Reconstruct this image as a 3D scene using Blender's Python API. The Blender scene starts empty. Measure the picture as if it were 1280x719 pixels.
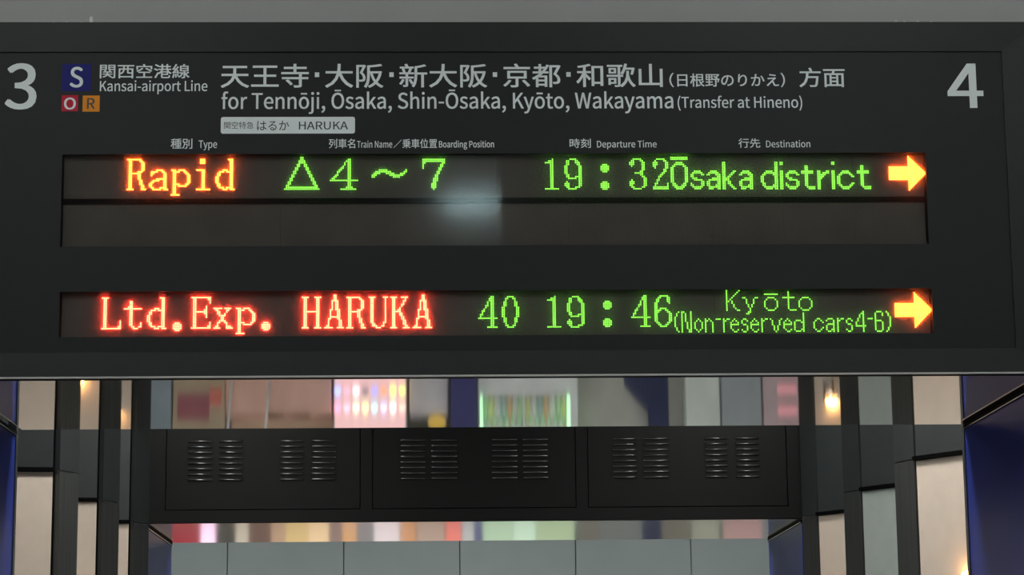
import bpy, bmesh, math
from mathutils import Vector, Matrix

scene = bpy.context.scene
col = scene.collection

# ------------------------------------------------------------------ camera
F_PX, PITCH, YAW, ROLL = 2964.4, 0.18497, 0.03347, 0.01018
EYE = Vector((0.0, 0.0, 1.6))
_f = Vector((math.sin(YAW) * math.cos(PITCH), math.cos(YAW) * math.cos(PITCH), math.sin(PITCH)))
_r = Vector((math.cos(YAW), -math.sin(YAW), 0.0))
_u = _r.cross(_f)
RT = _r * math.cos(ROLL) - _u * math.sin(ROLL)
UP = _r * math.sin(ROLL) + _u * math.cos(ROLL)
FW = _f
cam_data = bpy.data.cameras.new('camera')
cam_data.sensor_width = 36.0
cam_data.lens = F_PX / 1280.0 * 36.0
cam_data.clip_end = 200.0
cam = bpy.data.objects.new('camera', cam_data)
col.objects.link(cam)
m = Matrix((RT, UP, -FW)).transposed().to_4x4()
m.translation = EYE
cam.matrix_world = m
scene.camera = cam

# ------------------------------------------------------------------ world, exposure
world = bpy.data.worlds.new('world')
scene.world = world
world.use_nodes = True
world.node_tree.nodes['Background'].inputs[0].default_value = (0.75, 0.85, 0.9, 1)
world.node_tree.nodes['Background'].inputs[1].default_value = 0.05
scene.view_settings.view_transform = 'Standard'
scene.view_settings.look = 'None'
scene.view_settings.exposure = 0.0
scene.view_settings.gamma = 1.0
scene.view_settings.use_curve_mapping = False

# strength of each kind of lamp (radiance of its diffuser)
L_HALL, L_BAY, L_FILL, L_SCONCE, L_SHOP = 48.0, 85.0, 45.0, 26.0, 3.6


def sight(x, y):
    """direction of the measured point (x, y) of the 1280x719 survey picture"""
    return FW * F_PX + RT * (x - 640.0) - UP * (y - 359.5)


def on_plane(x, y, Y):
    """real X and Z of a measured point that lies on the upright plane at depth Y"""
    d = sight(x, y)
    return (d.x / d.y * Y, EYE.z + d.z / d.y * Y)


# ------------------------------------------------------------------ materials
def new_mat(name):
    mt = bpy.data.materials.new(name)
    mt.use_nodes = True
    nt = mt.node_tree
    return mt, nt, nt.nodes['Principled BSDF']


def mat(name, base, rough=0.5, metal=0.0, spec=0.5, emit=None, estr=0.0, noise=0.0, nscale=8.0,
        stretch=None, bump=0.0, aniso=0.0):
    mt, nt, b = new_mat(name)
    b.inputs['Base Color'].default_value = (*base, 1)
    b.inputs['Roughness'].default_value = rough
    b.inputs['Metallic'].default_value = metal
    b.inputs['Specular IOR Level'].default_value = spec
    if emit:
        b.inputs['Emission Color'].default_value = (*emit, 1)
        b.inputs['Emission Strength'].default_value = estr
    if noise or bump:
        tc = nt.nodes.new('ShaderNodeTexCoord')
        mp = nt.nodes.new('ShaderNodeMapping')
        if stretch:
            mp.inputs['Scale'].default_value = stretch
        nz = nt.nodes.new('ShaderNodeTexNoise')
        nz.inputs['Scale'].default_value = nscale
        nz.inputs['Detail'].default_value = 4
        nt.links.new(tc.outputs['Object'], mp.inputs['Vector'])
        nt.links.new(mp.outputs['Vector'], nz.inputs['Vector'])
        if noise:
            mr = nt.nodes.new('ShaderNodeMapRange')
            mr.inputs['From Min'].default_value = 0.3
            mr.inputs['From Max'].default_value = 0.7
            mr.inputs['To Min'].default_value = 1 - noise
            mr.inputs['To Max'].default_value = 1 + noise
            mx = nt.nodes.new('ShaderNodeVectorMath')
            mx.operation = 'SCALE'
            mx.inputs[0].default_value = base
            nt.links.new(nz.outputs['Fac'], mr.inputs['Value'])
            nt.links.new(mr.outputs['Result'], mx.inputs['Scale'])
            nt.links.new(mx.outputs[0], b.inputs['Base Color'])
        if bump:
            bp = nt.nodes.new('ShaderNodeBump')
            bp.inputs['Strength'].default_value = bump
            bp.inputs['Distance'].default_value = 0.002
            nt.links.new(nz.outputs['Fac'], bp.inputs['Height'])
            nt.links.new(bp.outputs['Normal'], b.inputs['Normal'])
    return mt


def glow(name, color, strength):
    mt = bpy.data.materials.new(name)
    mt.use_nodes = True
    nt = mt.node_tree
    nt.nodes.clear()
    e = nt.nodes.new('ShaderNodeEmission')
    e.inputs[0].default_value = (*color, 1)
    e.inputs[1].default_value = strength
    o = nt.nodes.new('ShaderNodeOutputMaterial')
    nt.links.new(e.outputs[0], o.inputs[0])
    return mt


M = {}
M['sign_face'] = mat('sign_face', (.0068, .0082, .0084), .50, spec=.3, noise=.08, nscale=30)
M['sign_frame'] = mat('sign_frame', (.0085, .0100, .0100), .45, spec=.35, noise=.08, nscale=20)
M['black'] = mat('black', (.002, .002, .002), .7, spec=.05)
M['print'] = mat('white_print', (.82, .88, .88), .5)
M['dark_print'] = mat('dark_print', (.03, .035, .04), .5)
M['blue_tile'] = mat('blue_print', (.006, .006, .16), .5, spec=.2)
M['red_tile'] = mat('red_print', (.50, .010, .035), .5, spec=.2)
M['orange_tile'] = mat('orange_print', (.80, .27, .012), .5, spec=.2)
M['steel'] = mat('polished_steel', (.42, .41, .38), .041, 1.0, noise=.04, nscale=3, stretch=(1, .05, 1))
M['steel_soft'] = mat('satin_steel', (.52, .52, .50), .16, 1.0)
M['steel_edge'] = mat('steel_edge', (.62, .62, .60), .30, 1.0)
M['lip'] = mat('lip_steel', (.60, .59, .57), .35, .35)
M['dark_metal'] = mat('dark_brushed_metal', (.11, .115, .112), .42, .75, noise=.12, nscale=60, stretch=(1, 1, .02))
M['dark_panel'] = mat('dark_painted_panel', (.0042, .0047, .0046), .45, spec=.22, noise=.1, nscale=12)
M['header'] = mat('grey_header_panel', (.026, .031, .032), .45, noise=.08, nscale=10)
M['cream'] = mat('cream_wall_panel', (.74, .62, .52), .45, noise=.03, nscale=14)
M['pale'] = mat('unlit_grey_wall_panel', (.41, .46, .43), .45, noise=.03, nscale=14)  # bay without a lit lamp: its cool, unlit look is in the colour
M['blue_wall'] = mat('blue_wall_panel', (.025, .044, .27), .34, spec=.12, noise=.05, nscale=2)
M['grey_panel'] = mat('grey_wall_panel', (.205, .23, .228), .55, noise=.03, nscale=4)
M['facade'] = mat('facade_panel', (.455, .455, .45), .6, noise=.04, nscale=2.5)
M['ceiling'] = mat('hall_ceiling', (.55, .55, .54), .7, noise=.04, nscale=3)
M['hall_wall'] = mat('hall_wall', (.36, .36, .35), .6, noise=.05, nscale=2)
M['floor'] = mat('stone_floor', (.28, .28, .27), .22, noise=.15, nscale=30)
M['white_paint'] = mat('white_paint', (.8, .8, .8), .35)
M['chrome'] = mat('chrome', (.85, .86, .88), .18, 1.0)
M['louver'] = mat('louver_metal', (.13, .135, .135), .27, .9)
M['glass'] = None
M['red_led'] = glow('red_led', (36.0, 1.9, .85), 1.0)
M['orange_led'] = glow('orange_led', (25.0, 2.9, .32), 1.0)
M['green_led'] = glow('green_led', (.60, 2.2, .17), 1.0)
M['hall_diffuser'] = glow('hall_diffuser', (.96, 1, .98), L_HALL)
M['bay_diffuser'] = glow('bay_diffuser', (.70, 1, 1), L_BAY)
M['fill_diffuser'] = glow('fill_diffuser', (1, 1, .95), L_FILL)
M['sconce_diffuser'] = glow('sconce_diffuser', (1, .52, .16), L_SCONCE)


def led_backing():
    mt, nt, b = new_mat('led_module_face')
    b.inputs['Roughness'].default_value = .7
    tc = nt.nodes.new('ShaderNodeTexCoord')
    mp = nt.nodes.new('ShaderNodeMapping')
    k = 1 / .00621
    mp.inputs['Scale'].default_value = (k, k, k)
    vo = nt.nodes.new('ShaderNodeTexVoronoi')
    vo.inputs['Randomness'].default_value = 0
    vo.inputs['Scale'].default_value = 1
    nt.links.new(tc.outputs['Object'], mp.inputs['Vector'])
    nt.links.new(mp.outputs['Vector'], vo.inputs['Vector'])
    nz = nt.nodes.new('ShaderNodeTexNoise')
    nz.inputs['Scale'].default_value = 6
    nt.links.new(tc.outputs['Object'], nz.inputs['Vector'])
    cr = nt.nodes.new('ShaderNodeValToRGB')
    cr.color_ramp.elements[0].position = .3
    cr.color_ramp.elements[0].color = (.070, .052, .038, 1)
    cr.color_ramp.elements[1].position = .5
    cr.color_ramp.elements[1].color = (.032, .027, .021, 1)
    nt.links.new(vo.outputs['Distance'], cr.inputs['Fac'])
    mx = nt.nodes.new('ShaderNodeMixRGB')
    mx.blend_type = 'MULTIPLY'
    mx.inputs['Fac'].default_value = 1
    mr = nt.nodes.new('ShaderNodeMapRange')
    mr.inputs['From Min'].default_value = .3
    mr.inputs['From Max'].default_value = .7
    mr.inputs['To Min'].default_value = .8
    mr.inputs['To Max'].default_value = 1.2
    nt.links.new(nz.outputs['Fac'], mr.inputs['Value'])
    nt.links.new(cr.outputs['Color'], mx.inputs['Color1'])
    nt.links.new(mr.outputs['Result'], mx.inputs['Color2'])
    nt.links.new(mx.outputs['Color'], b.inputs['Base Color'])
    return mt


def cover_glass():
    """clear acrylic cover: mostly transparent, a little haze and a weak blurred reflection"""
    mt = bpy.data.materials.new('acrylic_cover')
    mt.use_nodes = True
    nt = mt.node_tree
    nt.nodes.clear()
    tr = nt.nodes.new('ShaderNodeBsdfTransparent')
    tr.inputs[0].default_value = (1, 1, 1, 1)
    gl = nt.nodes.new('ShaderNodeBsdfGlossy')
    gl.inputs['Roughness'].default_value = .085
    gl.inputs['Color'].default_value = (1, 1, 1, 1)
    tl = nt.nodes.new('ShaderNodeBsdfTranslucent')
    tl.inputs[0].default_value = (1, 1, 1, 1)
    a = nt.nodes.new('ShaderNodeMixShader')
    a.inputs[0].default_value = HAZE
    nt.links.new(tr.outputs[0], a.inputs[1])
    nt.links.new(tl.outputs[0], a.inputs[2])
    c = nt.nodes.new('ShaderNodeMixShader')
    c.inputs[0].default_value = .018
    nt.links.new(a.outputs[0], c.inputs[1])
    nt.links.new(gl.outputs[0], c.inputs[2])
    o = nt.nodes.new('ShaderNodeOutputMaterial')
    nt.links.new(c.outputs[0], o.inputs[0])
    return mt


HAZE = .13
M['led_face'] = led_backing()
M['glass'] = cover_glass()


# ------------------------------------------------------------------ object helpers
ORIGIN = {}


def link(o, parent):
    col.objects.link(o)
    if parent is not None:
        o.parent = parent
    return o


def tag(o, label=None, cat=None, group=None, kind=None):
    if label: o['label'] = label
    if cat: o['category'] = cat
    if group: o['group'] = group
    if kind: o['kind'] = kind
    return o


def thing(name, loc, label=None, cat=None, group=None, kind=None):
    o = bpy.data.objects.new(name, None)
    o.empty_display_size = .1
    o.location = loc
    ORIGIN[o.name] = Vector(loc)
    link(o, None)
    return tag(o, label, cat, group, kind)


def org(parent):
    if parent is None:
        return Vector((0, 0, 0))
    return ORIGIN[parent.name]


def obj(name, bm, mt, parent=None, smooth=False):
    """bm holds WORLD coordinates; stored relative to the thing's base"""
    o0 = org(parent)
    if o0.length > 0:
        bmesh.ops.translate(bm, verts=bm.verts, vec=-o0)
    bmesh.ops.recalc_face_normals(bm, faces=bm.faces)
    me = bpy.data.meshes.new(name)
    bm.to_mesh(me)
    bm.free()
    if smooth:
        for p in me.polygons:
            p.use_smooth = True
    me.materials.append(mt)
    o = bpy.data.objects.new(name, me)
    ORIGIN[o.name] = o0
    link(o, parent)
    return o


def box(bm, x0, x1, y0, y1, z0, z1, bev=0.0):
    vs = [bm.verts.new(p) for p in ((x0, y0, z0), (x1, y0, z0), (x1, y1, z0), (x0, y1, z0),
                                    (x0, y0, z1), (x1, y0, z1), (x1, y1, z1), (x0, y1, z1))]
    fs = [bm.faces.new([vs[i] for i in q]) for q in
          ((0, 3, 2, 1), (4, 5, 6, 7), (0, 1, 5, 4), (1, 2, 6, 5), (2, 3, 7, 6), (3, 0, 4, 7))]
    if bev:
        es = list({e for f in fs for e in f.edges})
        bmesh.ops.bevel(bm, geom=es, offset=bev, segments=1, affect='EDGES')


def B(x0, x1, y0, y1, z0, z1, bev=0.0):
    bm = bmesh.new()
    box(bm, x0, x1, y0, y1, z0, z1, bev)
    return bm


def prism(pts, z0, z1, bm=None):
    """extrude a plan outline (x, y) from z0 to z1"""
    bm = bm or bmesh.new()
    lo = [bm.verts.new((x, y, z0)) for x, y in pts]
    hi = [bm.verts.new((x, y, z1)) for x, y in pts]
    n = len(pts)
    bm.faces.new(lo)
    bm.faces.new(hi)
    for i in range(n):
        bm.faces.new((lo[i], lo[(i + 1) % n], hi[(i + 1) % n], hi[i]))
    return bm


def prism_y(pts, y0, y1, bm=None):
    """extrude an upright outline (x, z) from y0 to y1"""
    bm = bm or bmesh.new()
    a = [bm.verts.new((x, y0, z)) for x, z in pts]
    b = [bm.verts.new((x, y1, z)) for x, z in pts]
    n = len(pts)
    bm.faces.new(a)
    bm.faces.new(b)
    for i in range(n):
        bm.faces.new((a[i], a[(i + 1) % n], b[(i + 1) % n], b[i]))
    return bm


def slab(p, q, t, z0, z1, bm=None, side=1):
    """upright board along plan line p-q, thickness t to one side"""
    d = Vector((q[0] - p[0], q[1] - p[1])).normalized()
    n = Vector((-d.y, d.x)) * t * side
    return prism([p, q, (q[0] + n.x, q[1] + n.y), (p[0] + n.x, p[1] + n.y)], z0, z1, bm)


def tube(bm, p, q, r, n=12):
    p, q = Vector(p), Vector(q)
    d = (q - p).normalized()
    a = d.orthogonal().normalized()
    b = d.cross(a)
    rings = []
    for c in (p, q):
        rings.append([bm.verts.new(c + a * r * math.cos(2 * math.pi * k / n) + b * r * math.sin(2 * math.pi * k / n))
                      for k in range(n)])
    for k in range(n):
        bm.faces.new((rings[0][k], rings[0][(k + 1) % n], rings[1][(k + 1) % n], rings[1][k]))
    bm.faces.new(rings[0])
    bm.faces.new(rings[1])
    return bm


def lathe(bm, c, prof, n=14):
    """prof = [(radius, z)] about the upright axis through c"""
    rings = []
    for r, z in prof:
        rings.append([bm.verts.new((c[0] + r * math.cos(2 * math.pi * k / n), c[1] + r * math.sin(2 * math.pi * k / n), c[2] + z))
                      for k in range(n)])
    for a, b in zip(rings[:-1], rings[1:]):
        for k in range(n):
            bm.faces.new((a[k], a[(k + 1) % n], b[(k + 1) % n], b[k]))
    bm.faces.new(rings[0])
    bm.faces.new(rings[-1])
    return bm


def plate_with_holes(x0, x1, z0, z1, y0, y1, holes):
    """flat board between y0 (front) and y1 with rectangular windows (hx0, hx1, hz0, hz1)"""
    xs = sorted({x0, x1, *[h[0] for h in holes], *[h[1] for h in holes]})
    zs = sorted({z0, z1, *[h[2] for h in holes], *[h[3] for h in holes]})

    def hole(i, k):
        if i < 0 or k < 0 or i >= len(xs) - 1 or k >= len(zs) - 1:
            return True
        cx, cz = (xs[i] + xs[i + 1]) / 2, (zs[k] + zs[k + 1]) / 2
        return any(h[0] < cx < h[1] and h[2] < cz < h[3] for h in holes)
    bm = bmesh.new()
    vc = {}

    def v(i, k, y):
        if (i, k, y) not in vc:
            vc[(i, k, y)] = bm.verts.new((xs[i], y, zs[k]))
        return vc[(i, k, y)]
    for i in range(len(xs) - 1):
        for k in range(len(zs) - 1):
            if hole(i, k):
                continue
            for y in (y0, y1):
                bm.faces.new((v(i, k, y), v(i + 1, k, y), v(i + 1, k + 1, y), v(i, k + 1, y)))
            if hole(i - 1, k): bm.faces.new((v(i, k, y0), v(i, k + 1, y0), v(i, k + 1, y1), v(i, k, y1)))
            if hole(i + 1, k): bm.faces.new((v(i + 1, k, y0), v(i + 1, k + 1, y0), v(i + 1, k + 1, y1), v(i + 1, k, y1)))
            if hole(i, k - 1): bm.faces.new((v(i, k, y0), v(i + 1, k, y0), v(i + 1, k, y1), v(i, k, y1)))
            if hole(i, k + 1): bm.faces.new((v(i, k + 1, y0), v(i + 1, k + 1, y0), v(i + 1, k + 1, y1), v(i, k + 1, y1)))
    return bm


# ------------------------------------------------------------------ measures
H = 2.8                      # underside of the beams
D0, D1 = 8.06, 9.45          # sign front / back of the first beam
D2, D3 = 13.75, 15.20        # second beam with the louvred panels
D4 = 19.0                    # far wall above the shops
WL, WR = -1.675, 2.14        # blue side walls of the passage
CEIL = 5.9
HX0, HX1, HY0 = -9.0, 9.5, -6.0

# ------------------------------------------------------------------ hall shell
tag(obj('floor', B(HX0, HX1, HY0, 24, -.1, 0), M['floor']), 'polished grey stone floor of the hall and passage', 'floor', kind='structure')
tag(obj('ceiling', B(HX0, HX1, HY0, 8.5, CEIL, CEIL + .1), M['ceiling']), 'pale ceiling of the hall high over the departure board', 'ceiling', kind='structure')
tag(obj('wall_back', B(HX0, HX1, HY0 - .1, HY0, 0, CEIL), M['hall_wall']), 'grey hall wall opposite the departure board', 'wall', kind='structure')
tag(obj('wall_hall_left', B(HX0 - .1, HX0, HY0, 8.5, 0, CEIL), M['hall_wall']), 'grey hall wall on the left side', 'wall', kind='structure')
tag(obj('wall_hall_right', B(HX1, HX1 + .1, HY0, 8.5, 0, CEIL), M['hall_wall']), 'grey hall wall on the right side', 'wall', kind='structure')
# facade carrying the board: a grey wall above the board and beside the passage mouth
SX0, SX1 = on_plane(-54, 300, D0)[0], on_plane(1313, 300, D0)[0]
fac = thing('wall_front', (0, 8.3, H), 'plain grey wall rising behind the top of the board', 'wall', kind='structure')
obj('upper_wall', B(HX0, HX1, 8.26, 8.38, H + .6, CEIL), M['facade'], fac)
obj('side_wall', B(HX0, WL - .041, 8.26, 8.38, 0, H + .6), M['facade'], fac)
obj('side_wall', B(WR + .041, HX1, 8.26, 8.38, 0, H + .6), M['facade'], fac)

# ------------------------------------------------------------------ first beam: polished soffit
t = thing('trim_1', (0, D0, H), 'mirror-polished steel soffit directly under the departure board', 'soffit', kind='structure')
obj('soffit_sheet', B(SX0, SX1, 8.115, D1, H, H + .012), M['steel'], t)
obj('front_lip', B(SX0, SX1, D0 - .003, D0 + .010, H - .001, H + .0045, .001), M['lip'], t)
obj('shadow_groove', B(SX0, SX1, D0 + .011, 8.1145, H - .0005, H + .010), M['black'], t)
obj('beam_casing', B(SX0, SX1, 8.40, D1, H + .013, H + 1.3), M['dark_panel'], t)

# ------------------------------------------------------------------ second beam: louvred face, polished soffit
t = thing('wall_inner', (0, D2, H), 'dark bulkhead crossing the passage, framing the louvred panels', 'bulkhead', kind='structure')
PANX = []
for xa, xb in ((207, 450), (466, 720), (736, 985)):
    PANX.append((on_plane(xa, 636, D2)[0], on_plane(xb, 636, D2)[0]))
PZ0, PZ1 = H + .075, H + .80
holes = [(a - .004, b + .004, PZ0 - .004, PZ1 + .004) for a, b in PANX]
obj('bulkhead_frame', plate_with_holes(WL + .001, WR - .001, H, H + 1.3, D2, D2 + .05, holes), M['dark_panel'], t)
obj('bulkhead_core', B(WL + .001, WR - .001, D2 + .051, D3, H + .014, H + 1.3), M['black'], t)
t = thing('trim_2', (0, D2, H), 'mirror-polished steel soffit under the louvred bulkhead', 'soffit', kind='structure')
obj('soffit_sheet', B(WL + .001, WR - .001, D2 + .002, D3, H, H + .012), M['steel_soft'], t)

SLATX = [((-1.431, -1.288), (-1.250, -1.112)), ((-.898, -.758), (-.717, -.571)), ((-.201, -.050), (-.022, .134)),
         ((.330, .484), (.512, .662)), ((1.036, 1.181), (1.214, 1.366)), ((1.575, 1.710), (1.757, 1.897))]
PLAB = ['dark bulkhead panel at the left, its louvers glinting at their left ends',
        'middle dark bulkhead panel with the dullest, unlit louvers',
        'dark bulkhead panel at the right with bright louver ends on the right']


def louver_bm(x0, x1, z):
    """a pressed louver: hooded scoop open at the bottom with closed rounded ends"""
    bm = bmesh.new()
    prof = ((0.0, .0080), (-.005, .0070), (-.0090, .0042), (-.0112, .0005), (-.0115, -.0035), (0.0, -.0045))
    e = .006
    secs = []
    for x, s in ((x0, 0.15), (x0 + .0025, .65), (x0 + e, 1.0), (x1 - e, 1.0), (x1 - .0025, .65), (x1, 0.15)):
        secs.append([bm.verts.new((x, D2 + .004 + py * s, z + pz * (0.5 + .5 * s))) for py, pz in prof])
    for a, b in zip(secs[:-1], secs[1:]):
        for i in range(len(prof) - 1):
            bm.faces.new((a[i], a[i + 1], b[i + 1], b[i]))
    bm.faces.new(secs[0])
    bm.faces.new(secs[-1])
    return bm


for pi, (a, b) in enumerate(PANX):
    pn = thing('access_panel', ((a + b) / 2, D2, PZ0), PLAB[pi], 'panel')
    obj('panel_sheet', B(a, b, D2 + .004, D2 + .04, PZ0, PZ1, .002), M['dark_panel'], pn)
    for g in (2 * pi, 2 * pi + 1):
        for (x0, x1) in SLATX[g]:
            for k in range(8):
                obj('louver', louver_bm(x0, x1, EYE.z + 1.672 - .0320 * k), M['louver'], pn, True)

# ------------------------------------------------------------------ passage ceiling between the beams (dark voids)
tag(obj('ceiling_void', B(WL - .6, WR + .6, 8.40, 24, H + 1.31, H + 1.40), M['dark_panel']), 'dark ceiling hidden above the beams of the passage', 'ceiling', kind='structure')

# ------------------------------------------------------------------ far wall above the shops
t = thing('wall_far', (0, D4, H), 'row of plain pale grey wall panels at the far end of the passage', 'wall', kind='structure')
xj = -1.652 - .925 * 3
while xj < 5.2:
    obj('panel', B(xj + .003, xj + .922, D4, D4 + .03, H, H + 1.25, .003), M['grey_panel'], t)
    xj += .925
obj('backing', B(-4.6, 5.3, D4 + .031, D4 + .1, H, H + 1.3), M['black'], t)

# ------------------------------------------------------------------ side walls
HP = H + 1.3                 # height of the dark headers over the passage


def sconce(p, n, lit, label, grp):
    """half-round metal wall lamp with an open glowing top; p on the wall face, n = outward normal"""
    s = thing('wall_sconce', (p[0], p[1], p[2]), label, 'lamp', grp)
    c = Vector((p[0], p[1], p[2])) + Vector((n[0], n[1], 0)) * .05
    obj('shade', lathe(bmesh.new(), c, [(.030, -.075), (.046, -.065), (.046, .055), (.043, .055), (.041, -.04), (.010, -.045)]), M['chrome'], s, True)
    obj('bulb', lathe(bmesh.new(), c, [(.012, -.02), (.030, .02), (.036, .05), (.030, .072), (.008, .082)]),
        M['sconce_diffuser'] if lit else M['white_paint'], s, True)
    bm = bmesh.new()
    tube(bm, Vector(p) + Vector((n[0], n[1], 0)) * .001, c, .014, 8)
    obj('bracket', bm, M['chrome'], s)
    return s


def side_wall(name, W, sgn, label, dark_v, cream_v, corners, mats, sl):
    """sgn = +1 right wall, -1 left wall. Sawtooth bays between the beams, flush blue panels under them."""
    t = thing(name, (W, D2, 0), label, 'wall', kind='structure')
    # blue flush panels under beam 1 (D0..D1) and under beam 2
    # (under the second beam only a blue fascia; below it the wall is open to the shops)
    for y0, y1, zb in ((D0 + .03, corners[0] - .012, 0), (D2 + .052, D3, 2.40)):
        xs = sorted((W, W + sgn * .04))
        obj('blue_panel', B(xs[0], xs[1], y0, y1, zb, H - .001), M['blue_wall'], t)
        xs = sorted((W - sgn * .006, W + sgn * .04))
        obj('top_rail', B(xs[0], xs[1], y0, y1, H - .020, H - .0015), M['black'], t)
        xs = sorted((W - sgn * .008, W - sgn * .003))
        obj('rail_bead', B(xs[0], xs[1], y0, y1, H - .020, H - .016), M['steel_edge'], t)
    # end post on the back edge of beam 1
    xs = sorted((W - sgn * .004, W + sgn * .03))
    obj('post', B(xs[0], xs[1], corners[0] - .012, corners[0] + .03, 0, HP), M['dark_metal'], t)
    for k, yc in enumerate(corners[1:]):
        a = Vector((W, yc))
        b = a + Vector((sgn * dark_v[0], dark_v[1]))
        c = b + Vector((sgn * cream_v[0], cream_v[1]))
        prev = corners[k]
        # dark pilaster strip, cream field, dark header above both
        side = -sgn
        obj('pilaster', slab(a, b, .03, 0, H - .012, side=side), M['dark_metal'], t)
        obj('field_panel', slab(b + (c - b).normalized() * .006, c, .03, 0, H - .016, side=side), M[mats[k]], t)
        obj('joint', slab(b - (b - a).normalized() * .002, b + (c - b).normalized() * .006, .01, 0, HP, side=side), M['black'], t)
        obj('slot', slab(b, c, .05, H - .014, H + .004, side=side), M['black'], t)
        obj('ledge', slab(a, b + Vector((0, -.004)), .02, H - .011, H - .005, side=side), M['steel_edge'], t)
        obj('header', slab(a, b, .03, H - .004, HP, side=side), M['header'], t)
        obj('header', slab(b + (c - b).normalized() * .006, c, .03, H + .004, HP, side=side), M['header'], t)
        # reveal from the outer end of the tooth back to the previous corner
        e = Vector((c.x, prev + .03))
        obj('return_panel', slab(c, e, .03, 0, HP, side=side), M['header'], t)
        obj('post', slab(a, a + Vector((sgn * .02, .03)), .02, 0, HP, side=side), M['dark_metal'], t)
        if sl[k]:
            f = b + (c - b) * sl[k][0]
            d = (c - b).normalized()
            n = Vector((d.y, -d.x)) * sgn
            if n.y > 0: n = -n
            sconce((f.x, f.y, H - sl[k][3]), n, sl[k][1], sl[k][2], None)
    return t


side_wall('wall_left', WL, -1, 'left passage wall stepped in bays with pink-cream panels between dark posts',
          (.066, -.141), (.26, -.035), (9.50, 11.03, 12.46, 13.76), ('cream', 'cream', 'cream'),
          [(.5, False, 'small unlit lamp on the nearest cream panel of the left wall', .70),
           (.45, True, 'small lit lamp on the middle cream panel of the left wall', .68),
           (.40, True, 'small lit lamp on the farthest cream panel of the left wall', .68)])
side_wall('wall_right', WR, 1, 'right passage wall stepped in bays of cream panels, one coloured grey as unlit',
          (.060, -.165), (.26, -.38), (9.47, 10.82, 12.20, 13.60), ('cream', 'pale', 'cream'),
          [(.68, True, 'small lit lamp near the warm glowing cream panel at the lower right', .61),
           None,
           (.35, True, 'small lit lamp on the farthest cream panel of the right wall', .68)])

# ------------------------------------------------------------------ departure board
YF = D0 + .010               # face sheet
YL = D0 + .036               # face of the LED modules
sx0, sx1 = SX0, SX1
bz0, bz1 = H + .005, on_plane(640, 27.5, D0)[1]
fx0, fx1 = on_plane(-17, 64, D0)[0], on_plane(1254, 100, D0)[0]
fz1 = on_plane(640, 64, D0)[1]
fz0 = on_plane(640, 438, D0)[1]
board = thing('departure_board', ((sx0 + sx1) / 2, 8.15, bz0), 'wide dark departure board with orange, green and red dot lettering', 'sign')
w1 = (on_plane(76, 240, D0)[0], on_plane(1159.5, 240, D0)[0], on_plane(640, 306, D0)[1], on_plane(640, 191, D0)[1])
w2 = (on_plane(73.5, 390, D0)[0], on_plane(1166.5, 390, D0)[0], on_plane(640, 418.5, D0)[1], on_plane(640, 362, D0)[1])
obj('face_sheet', plate_with_holes(fx0, fx1, fz0, fz1, YF, YF + .02, [w1, w2]), M['sign_face'], board)
obj('casing', B(sx0 + .002, sx1 - .002, 8.13, 8.255, bz0 + .001, bz1 - .002), M['sign_frame'], board)
# mitred frame members
for pts in (((sx0, bz1), (sx1, bz1), (fx1, fz1), (fx0, fz1)), ((sx0, bz0), (fx0, fz0), (fx1, fz0), (sx1, bz0)),
            ((sx0, bz0), (sx0, bz1), (fx0, fz1), (fx0, fz0)), ((sx1, bz1), (sx1, bz0), (fx1, fz0), (fx1, fz1))):
    bm = bmesh.new()
    rin = [(fx0, fz0), (fx1, fz0), (fx0, fz1), (fx1, fz1)]
    fr, bk = [], []
    for p in pts:
        inner = p in rin
        fr.append(bm.verts.new((p[0], D0 + (.004 if inner else 0.0), p[1])))
        bk.append(bm.verts.new((p[0], 8.13, p[1])))
    bm.faces.new(fr)
    bm.faces.new(bk)
    for i in range(4):
        bm.faces.new((fr[i], fr[(i + 1) % 4], bk[(i + 1) % 4], bk[i]))
    obj('frame_member', bm, M['sign_frame'], board)
# LED modules, dividers, covers
zrow = on_plane(640, 247.5, YL)[1]
zrow2 = on_plane(640, 254.0, YL)[1]
xs_mid = on_plane(627, 250, YL)[0]
g = .004
for nm, (x0, x1, z0, z1) in (('top', (w1[0] + g, w1[1] - g, zrow, w1[3] + .02)), ('blank', (w1[0] + g, w1[1] - g, w1[2] - .02, zrow2)),
                             ('low', (w2[0] + g, w2[1] - g, w2[2] - .02, w2[3] + .02))):
    n = 12
    for k in range(n):
        xa = x0 + (x1 - x0) * k / n
        obj('led_module', B(xa + .0003, xa + (x1 - x0) / n - .0003, YL, YL + .02, z0, z1), M['led_face'], board)
obj('divider', B(w1[0], w1[1], YL - .0055, YL + .02, zrow2, zrow), M['black'], board)
obj('back_plate', B(w1[0] - .03, w2[1] + .03, YL + .021, YL + .03, w2[2] - .05, w1[3] + .05), M['black'], board)
for (x0, x1, z0, z1) in (w1, w2):
    for s, e, tilt in ((x0 - .01, xs_mid - .0007, 0.0), (xs_mid + .0007, x1 + .01, .012)):
        # the right-hand cover sits slightly out of square with the left-hand one
        y = YL - .009
        bm = bmesh.new()
        dy = 0.0 if not tilt else .015
        bm.faces.new([bm.verts.new(p) for p in ((s, y - dy, z0 - .005), (e, y, z0 - .005), (e, y, z1 + .005), (s, y - dy, z1 + .005))])
        obj('cover_pane', bm, M['glass'], board)


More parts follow.
